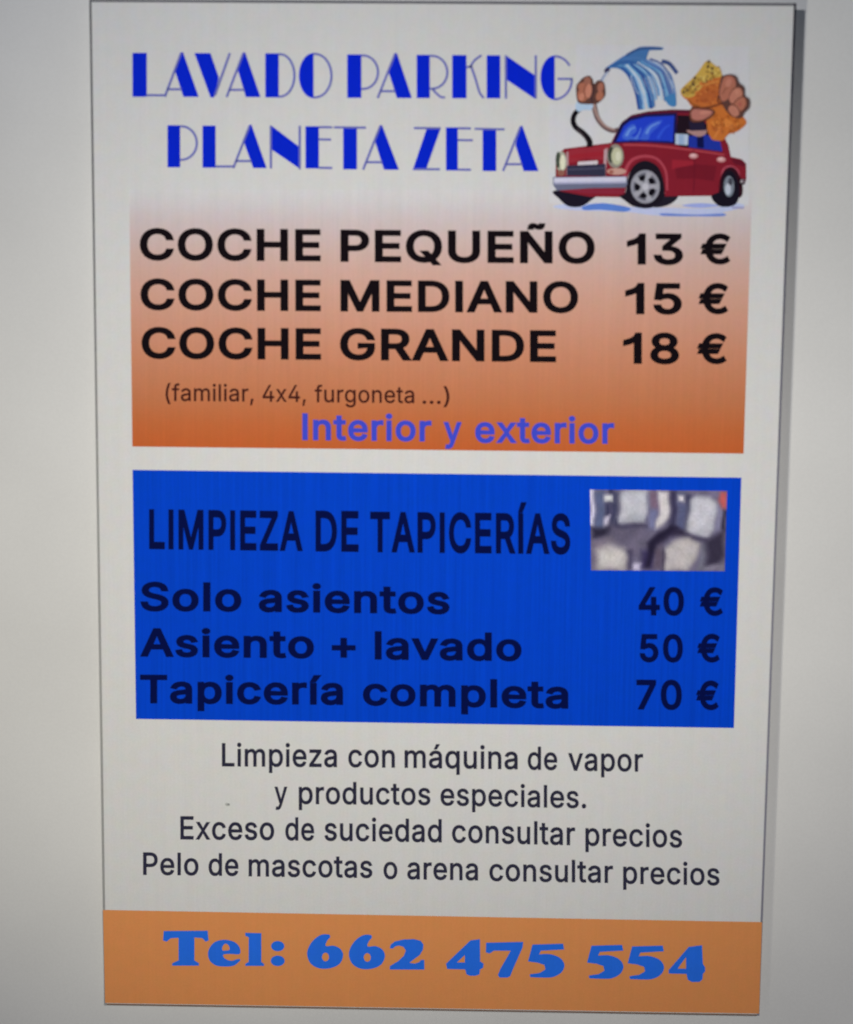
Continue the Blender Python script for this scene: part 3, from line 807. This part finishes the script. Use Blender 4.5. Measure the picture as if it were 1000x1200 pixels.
RED = cc(118, 28, 42)
piece('car_body', P2 + .00004, [
    (kz([(112, 660), (114, 560), (124, 536), (150, 515), (250, 502), (345, 490), (384, 412), (430, 376), (500, 360), (600, 352), (684, 354), (760, 400),
         (812, 452), (836, 500), (846, 548), (890, 558), (910, 576), (911, 640), (905, 660), (884, 662)]
        + arc(846, 690, 46, 96, -40, -170, 14)[1:] + [(798, 700), (770, 712), (570, 714)] + arc(487, 680, 80, 112, 0, -180, 20)[1:]
        + [(400, 718), (255, 716), (130, 692)]), RED),
    (kz([(388, 405), (430, 374), (500, 358), (600, 350), (684, 352), (690, 366), (600, 366), (490, 374), (425, 390), (395, 420)]), cc(84, 24, 44)),
    (kz(smooth([(168, 522), (250, 510), (338, 498), (326, 520), (318, 560), (240, 556), (170, 574)], 4)), cc(138, 40, 52)),
    (kz(smooth([(188, 540), (300, 528), (306, 545), (190, 556)], 4)), cc(140, 34, 46)),
    (kz(stroke([(400, 640), (412, 590), (440, 558), (490, 546), (540, 560), (574, 610), (580, 690)], 14, 8)), cc(158, 62, 76)),
    (kz(stroke([(396, 498), (520, 502), (680, 520), (820, 540)], 9, 7)), cc(158, 60, 70)),
    (kz([(600, 560), (690, 566), (690, 596), (600, 600)]), cc(140, 34, 48)),
    (kz([(612, 596), (700, 580), (786, 586), (776, 650), (700, 640), (620, 640)]), cc(104, 24, 38)),
    (kz(stroke([(806, 640), (816, 600), (846, 588), (876, 606), (884, 640)], 9, 6)), cc(160, 66, 82)),
    (kz(stroke([(690, 520), (694, 600), (690, 700)], 4, 3)), cc(92, 20, 36)),
    (kz([(130, 684), (400, 686), (398, 704), (250, 702), (140, 690)]), cc(122, 36, 54)),
    (kz([(316, 520), (330, 510), (322, 640), (312, 640)]), cc(170, 140, 146)),
    (kz([(158, 530), (166, 526), (168, 628), (158, 628)]), cc(160, 130, 134)),
    (kz([(846, 556), (890, 560), (908, 578), (906, 590), (860, 578)]), cc(92, 22, 38))])

piece('windscreen', P3, [
    (kz([(350, 492), (384, 412), (420, 386), (490, 370), (622, 364), (618, 496), (480, 488)]), cc(26, 22, 66)),
    (kz([(368, 484), (398, 420), (426, 398), (490, 382), (610, 376), (604, 486), (480, 480)]), cc(32, 58, 184)),
    (kz(smooth([(392, 470), (410, 430), (440, 412), (452, 440), (430, 462), (470, 470), (440, 480)], 4)), cc(58, 92, 192)),
    (kz(smooth([(470, 474), (486, 430), (520, 404), (560, 396), (540, 424), (510, 452), (500, 476)], 4)), cc(54, 86, 194)),
    (kz(stroke([(408, 462), (424, 436), (446, 424)], 12, 5)), cc(98, 136, 208)),
    (kz(stroke([(446, 474), (462, 452), (470, 428)], 9, 4)), cc(80, 116, 204)),
    (kz(stroke([(492, 452), (510, 424), (548, 404)], 12, 5)), cc(96, 132, 210)),
    (kz(stroke([(540, 472), (566, 432), (592, 414)], 13, 6)), cc(44, 76, 198)),
    (kz(stroke([(420, 480), (500, 482), (590, 484)], 6, 4)), cc(24, 34, 130))])
piece('side_window', P3, [
    (kz([(624, 374), (680, 376), (730, 398), (784, 452), (812, 528), (640, 506), (616, 494)]), cc(30, 18, 28)),
    (kz([(668, 462), (740, 455), (776, 466), (802, 486), (811, 526), (670, 508)]), cc(30, 48, 146)),
    (kz([(704, 464), (732, 462), (734, 512), (706, 510)]), cc(14, 18, 66)),
    (kz([(614, 452), (668, 455), (666, 500), (614, 496)]), cc(165, 180, 200)),
    (kz([(628, 456), (650, 457), (650, 498), (628, 496)]), cc(138, 160, 190)),
    (kz(smooth([(660, 440), (690, 436), (740, 432), (742, 452), (716, 464), (690, 458)], 4)), cc(158, 122, 120)),
    (kz([(670, 398), (736, 404), (742, 438), (676, 440)]), cc(36, 30, 52))])
piece('grille', P3, [
    (kz([(160, 586), (322, 578), (322, 630), (160, 628)]), cc(46, 46, 66)),
    (kz([(166, 600), (318, 594), (318, 599), (166, 605)]), cc(70, 70, 92)),
    (kz([(206, 570), (290, 564), (288, 580), (206, 584)]), cc(188, 180, 186))])
for sh in ([(kz(oval(137, 570, 22, 44)), cc(150, 152, 138)), (kz(oval(124, 562, 11, 34)), cc(62, 72, 62)), (kz(oval(142, 572, 12, 32)), cc(198, 198, 176)),
            (kz(oval(136, 617, 16, 13)), cc(128, 84, 74))],
           [(kz(oval(363, 546, 35, 50)), cc(128, 124, 116)), (kz(oval(345, 540, 13, 34)), cc(52, 56, 50)), (kz(oval(369, 546, 23, 37)), cc(172, 172, 146)),
            (kz(oval(374, 546, 11, 20)), cc(192, 192, 172)), (kz(oval(368, 610, 40, 14)), cc(178, 138, 128)), (kz(oval(346, 612, 10, 8)), cc(140, 84, 74))]):
    piece('headlight', P3, sh)
piece('bumper', P3 + .00006, [
    (kz([(102, 634), (410, 630), (414, 662), (404, 678), (260, 680), (118, 690), (102, 666)]), cc(96, 100, 124)),
    (kz([(106, 637), (408, 633), (408, 652), (106, 656)]), cc(184, 184, 204)),
    (kz([(106, 656), (408, 652), (408, 660), (106, 664)]), cc(146, 148, 176))])
piece('bumper', P3, [(kz([(880, 642), (908, 640), (904, 664), (882, 668)]), cc(70, 58, 66)), (kz([(886, 646), (898, 645), (896, 656), (886, 658)]), cc(150, 140, 146))])
for x, y in ((690, 545), (806, 560)):
    piece('door_handle', P3, [(kz(oval(x, y, 19, 11)), cc(182, 128, 130)), (kz(oval(x - 2, y - 3, 11, 6)), cc(206, 168, 170))])

piece('tyre', P3, [(kz(smooth([(412, 650), (430, 600), (460, 572), (498, 566), (540, 590), (562, 640), (568, 700), (545, 745), (500, 764), (440, 756), (400, 730), (380, 712), (404, 700)], 5)), cc(24, 20, 30))])
rim = [(kz(oval(488, 674, 61, 70)), cc(134, 134, 146)), (kz(oval(488, 674, 50, 58)), cc(96, 96, 108))]
for i in range(5):
    a = 2 * math.pi * i / 5 + 1.25
    rim.append((kz(stroke([(488 + 10 * math.cos(a), 674 + 10 * math.sin(a)), (488 + 54 * math.cos(a), 674 + 62 * math.sin(a))], 20, 24)), cc(146, 146, 156)))
    b3 = a + math.pi / 5
    rim.append((kz(oval(488 + 33 * math.cos(b3), 674 + 38 * math.sin(b3), 12, 17, 14, b3)), cc(14, 12, 20)))
rim.append((kz(oval(488, 674, 13, 15)), cc(172, 172, 182)))
piece('rim', P4, rim)
piece('tyre', P3, [(kz(smooth([(796, 690), (803, 635), (828, 596), (862, 596), (888, 640), (896, 690), (880, 720), (800, 720)], 4)), cc(44, 14, 26)),
                   (kz(smooth([(806, 690), (812, 640), (832, 606), (856, 612), (876, 650), (882, 700), (868, 744), (830, 758), (790, 750), (764, 712)], 5)), cc(22, 18, 30))])
piece('rim', P4, [(kz(oval(838, 672, 22, 44)), cc(112, 120, 132)), (kz(oval(834, 684, 12, 24)), cc(170, 178, 192)), (kz(oval(844, 652, 9, 16)), cc(60, 62, 72))])

# hose, arm and the fist that holds it
piece('hose', P3, [
    (kz(stroke([(256, 508), (252, 478), (226, 448), (196, 424), (186, 396), (196, 366), (226, 340), (244, 320)], 25, 18)), cc(20, 16, 22)),
    (kz(stroke([(246, 490), (226, 456), (200, 430)], 5, 4)), cc(70, 60, 66)),
    (kz(stroke([(282, 290), (305, 232), (338, 182)], 14, 10)), cc(120, 132, 162)),
    (kz(stroke([(290, 280), (310, 232), (334, 190)], 5, 4)), cc(178, 188, 208)),
    (kz(oval(326, 187, 12, 8, 12, -.9)), cc(62, 62, 92))])
piece('arm', P3, [
    (kz(stroke([(268, 300), (276, 345), (290, 390), (318, 424), (352, 440), (376, 434)], 24, 17)), cc(96, 74, 76)),
    (kz(stroke([(270, 320), (280, 356), (296, 392), (324, 422), (360, 436)], 13, 8)), cc(150, 124, 118)),
    (kz(smooth([(196, 340), (208, 316), (266, 326), (262, 352), (232, 352), (208, 360)], 4)), cc(160, 182, 206))])
SKIN, SKD, SKL = cc(156, 98, 78), cc(84, 56, 50), cc(178, 118, 98)
piece('hand', P4, [
    (kA(smooth([(256, 150), (275, 120), (312, 80), (362, 62), (392, 90), (404, 130), (440, 100), (486, 118), (500, 190), (492, 240), (440, 290), (392, 300),
                (330, 300), (276, 290), (258, 240)], 4)), SKD),
    (kA(oval(312, 220, 46, 60, 20, .2)), SKIN), (kA(oval(350, 108, 30, 36, 18)), cc(140, 92, 78)), (kA(oval(308, 152, 38, 32, 18, -.3)), SKIN),
    (kA(oval(360, 190, 26, 62, 18, .1)), SKL), (kA(oval(460, 160, 26, 42, 18, .2)), cc(150, 96, 80)), (kA(oval(452, 232, 30, 42, 18, .4)), SKIN),
    (kA(oval(300, 240, 22, 34, 16, .3)), SKL),
    (kA(stroke([(398, 130), (404, 180), (384, 240), (392, 292)], 14, 22)), cc(66, 44, 46)), (kA(stroke([(336, 130), (322, 190), (336, 250)], 7, 5)), cc(110, 66, 56))])

# jet of water
W0, W1, W2, W3 = cc(62, 104, 158), cc(36, 68, 138), cc(98, 150, 190), cc(170, 192, 214)
PALE, SKY = cc(176, 190, 206), cc(132, 170, 204)
spray = [
    (kE(smooth([(162, 296), (230, 246), (330, 180), (440, 116), (500, 84), (600, 78), (722, 86), (718, 112), (606, 116), (584, 150), (570, 210), (620, 262), (560, 330), (480, 330),
                (420, 420), (372, 352), (308, 300), (230, 288), (180, 320)], 3)), W0)]
ends = [((500, 694), (400, 360)), ((522, 694), (430, 370)), ((545, 690), (452, 372)), ((566, 640), (480, 380)), ((592, 680), (508, 380)), ((616, 684), (540, 380)), ((636, 668), (566, 372)),
        ((660, 600), (590, 360)), ((690, 560), (612, 350)), ((716, 600), (640, 340)), ((752, 610), (664, 330)), ((784, 648), (690, 322)), ((812, 658), (716, 318)), ((838, 660), (746, 316)), ((848, 560), (770, 320))]
tones = (W1, W0, SKY, PALE, W2, W1, W0, SKY, cc(84, 128, 174), PALE, W0, W2, cc(72, 100, 156), cc(86, 112, 164), cc(100, 130, 178))
for i, ((ex, ey), (mx, my)) in enumerate(ends):
    sx, sy = 320 + 18 * i, 268 - 4 * i
    spray.append((kE(stroke([(sx, sy), (mx, my), ((mx + ex) / 2 + 16, (my + ey) / 2), (ex, ey)], 20, 34 if i in (0, 1, 5, 6, 12) else 22)), tones[i]))
for i in range(12):
    (ex, ey), (mx, my) = ends[i]
    k = .25 + .5 * ((i * 37) % 10) / 10
    spray.append((kE(stroke([(mx + 12, my), ((mx + ex) / 2 + 26, (my + ey) / 2), (ex + 8, my + (ey - my) * (k + .25))], 7, 5)), (PALE, W1, SKY)[i % 3]))
spray += [
    (kE(smooth([(744, 590), (790, 550), (846, 540), (858, 640), (838, 666), (794, 654)], 4)), cc(62, 116, 166)),
    (kE(stroke([(716, 222), (790, 246), (866, 340)], 40, 36)), cc(54, 72, 120)),
    (kE(stroke([(640, 226), (720, 280), (780, 360), (826, 480)], 12, 10)), PALE),
    (kE(stroke([(600, 200), (690, 236), (764, 310), (812, 410)], 20, 14)), cc(66, 86, 138)),
    (kE(stroke([(230, 272), (340, 228), (450, 240), (540, 290), (600, 360)], 14, 18)), cc(42, 80, 142)),
    (kE(stroke([(330, 220), (430, 190), (520, 200), (600, 250)], 10, 14)), cc(74, 114, 166)),
    (kE(stroke([(370, 166), (470, 112), (560, 96), (714, 98)], 24, 20)), cc(54, 80, 128)),
    (kE(stroke([(300, 262), (380, 292), (436, 372)], 14, 10)), cc(84, 136, 182)),
    (kE(oval(186, 306, 22, 20, 14, -.6)), cc(58, 54, 84))]
piece('water_spray', P3, spray)

# sponge and the big hand
YEL, ORA, ORB = cc(182, 150, 72), cc(176, 98, 48), cc(180, 102, 46)
sponge = [
    (kB(smooth([(232, 384), (268, 340), (330, 280), (366, 246), (420, 180), (470, 108), (510, 92), (560, 130), (624, 176), (642, 246), (720, 300), (760, 420), (780, 560), (868, 668),
                (868, 716), (790, 780), (700, 810), (650, 868), (580, 872), (530, 850), (490, 740), (520, 640), (480, 556), (350, 540), (300, 480), (250, 440)], 3)), ORA),
    (kB(smooth([(232, 384), (268, 340), (330, 280), (366, 246), (420, 180), (470, 108), (510, 92), (560, 130), (620, 180), (636, 244), (560, 262), (500, 290), (440, 320),
                (400, 410), (330, 450), (262, 440)], 3)), YEL),
    (kB(smooth([(490, 620), (560, 560), (650, 560), (720, 620), (800, 655), (866, 672), (866, 714), (790, 776), (700, 806), (650, 862), (580, 866), (530, 846), (494, 740)], 3)), ORB),
    (kB(stroke([(470, 330), (540, 310), (610, 290)], 22, 16)), cc(190, 124, 62)),
    (kB(smooth([(420, 400), (520, 360), (600, 400), (560, 480), (440, 500)], 4)), cc(166, 88, 46)),
    (kB(smooth([(540, 700), (600, 680), (640, 720), (600, 780), (550, 770)], 4)), cc(160, 86, 42)),
    (kB(smooth([(640, 660), (720, 680), (760, 720), (680, 740)], 4)), cc(196, 120, 58)),
    (kB(stroke([(560, 850), (610, 760), (660, 690)], 16, 10)), cc(196, 122, 62)),
    (kB(stroke([(700, 800), (770, 750), (850, 712)], 14, 10)), cc(150, 84, 40))]
rn = random.Random(5)
for i in range(70):
    t0, t1 = rn.random(), rn.random()
    x, y = 262 + 356 * t0, 404 - 244 * t0 + 120 * (t1 - .45)
    sponge.append((kB(oval(x, y, rn.uniform(8, 22), rn.uniform(7, 15), 8, rn.random() * 3)), rn.choice([cc(140, 106, 50), cc(198, 172, 92), cc(160, 126, 58), cc(112, 84, 52)])))
for x, y in ((506, 104), (500, 150), (540, 170), (372, 262), (350, 320), (296, 380), (262, 400)):
    sponge.append((kB(oval(x, y, 14, 18, 8, .4)), cc(92, 74, 48)))
for i in range(46):
    x, y = rn.uniform(380, 640), rn.uniform(310, 520)
    sponge.append((kB(oval(x, y, rn.uniform(8, 24), rn.uniform(6, 16), 8, rn.random() * 3)), rn.choice([cc(156, 78, 40), cc(190, 114, 58), cc(168, 92, 52)])))
for i in range(40):
    x, y = rn.uniform(530, 790), rn.uniform(620, 790)
    sponge.append((kB(oval(x, y, rn.uniform(8, 24), rn.uniform(6, 16), 8, rn.random() * 3)), rn.choice([cc(162, 88, 40), cc(196, 120, 56), cc(176, 102, 56)])))
sponge.append((kB(stroke([(340, 548), (460, 556), (580, 528), (640, 500)], 18, 12)), cc(104, 56, 40)))
sponge.append((kB(stroke([(300, 476), (350, 520), (420, 545)], 10, 8)), cc(130, 78, 40)))
piece('sponge', P4, sponge)
F, FD, FL = cc(160, 100, 82), cc(98, 58, 48), cc(174, 114, 96)
piece('hand', P4 + .0006, [
    (kB(smooth([(626, 262), (660, 236), (720, 226), (776, 246), (800, 306), (852, 350), (858, 430), (902, 470), (900, 550), (856, 600), (824, 650), (760, 650), (690, 600), (640, 520), (604, 430)], 4)), cc(84, 58, 54)),
    (kB(smooth([(612, 420), (630, 320), (660, 256), (712, 242), (758, 270), (770, 340), (740, 410), (690, 470), (640, 490)], 4)), F),
    (kB(smooth([(700, 450), (740, 370), (800, 350), (838, 390), (836, 450), (790, 510), (730, 520), (704, 490)], 4)), FD),
    (kB(smooth([(706, 450), (746, 378), (800, 358), (832, 394), (830, 446), (786, 500), (734, 512), (712, 486)], 4)), FL),
    (kB(smooth([(740, 530), (780, 470), (840, 440), (876, 480), (872, 540), (830, 590), (770, 596)], 4)), FD),
    (kB(smooth([(748, 530), (786, 478), (840, 450), (868, 484), (864, 536), (826, 580), (774, 586)], 4)), F),
    (kB(smooth([(690, 560), (720, 520), (770, 530), (812, 590), (800, 640), (750, 648), (706, 610)], 4)), FD),
    (kB(smooth([(698, 562), (724, 530), (768, 540), (802, 592), (792, 630), (752, 638), (714, 604)], 4)), FL),
    (kB(oval(700, 310, 30, 44, 16, .4)), FL), (kB(oval(780, 400, 22, 26, 14)), cc(182, 122, 104)),
    (kB(oval(812, 520, 13, 20, 12)), cc(156, 84, 76)), (kB(stroke([(640, 420), (670, 370), (700, 350)], 8, 6)), cc(120, 70, 56)),
    (kB(smooth([(318, 600), (346, 552), (440, 558), (540, 568), (564, 606), (510, 660), (420, 692), (336, 686)], 4)), FD),
    (kB(smooth([(334, 606), (362, 568), (440, 572), (526, 582), (540, 608), (490, 648), (420, 676), (350, 664)], 4)), cc(166, 106, 96)),
    (kB(oval(470, 600, 54, 18, 14, -.1)), cc(182, 120, 106)),
    (kB(stroke([(606, 430), (592, 486), (640, 522), (690, 524)], 14, 10)), cc(98, 54, 42))])
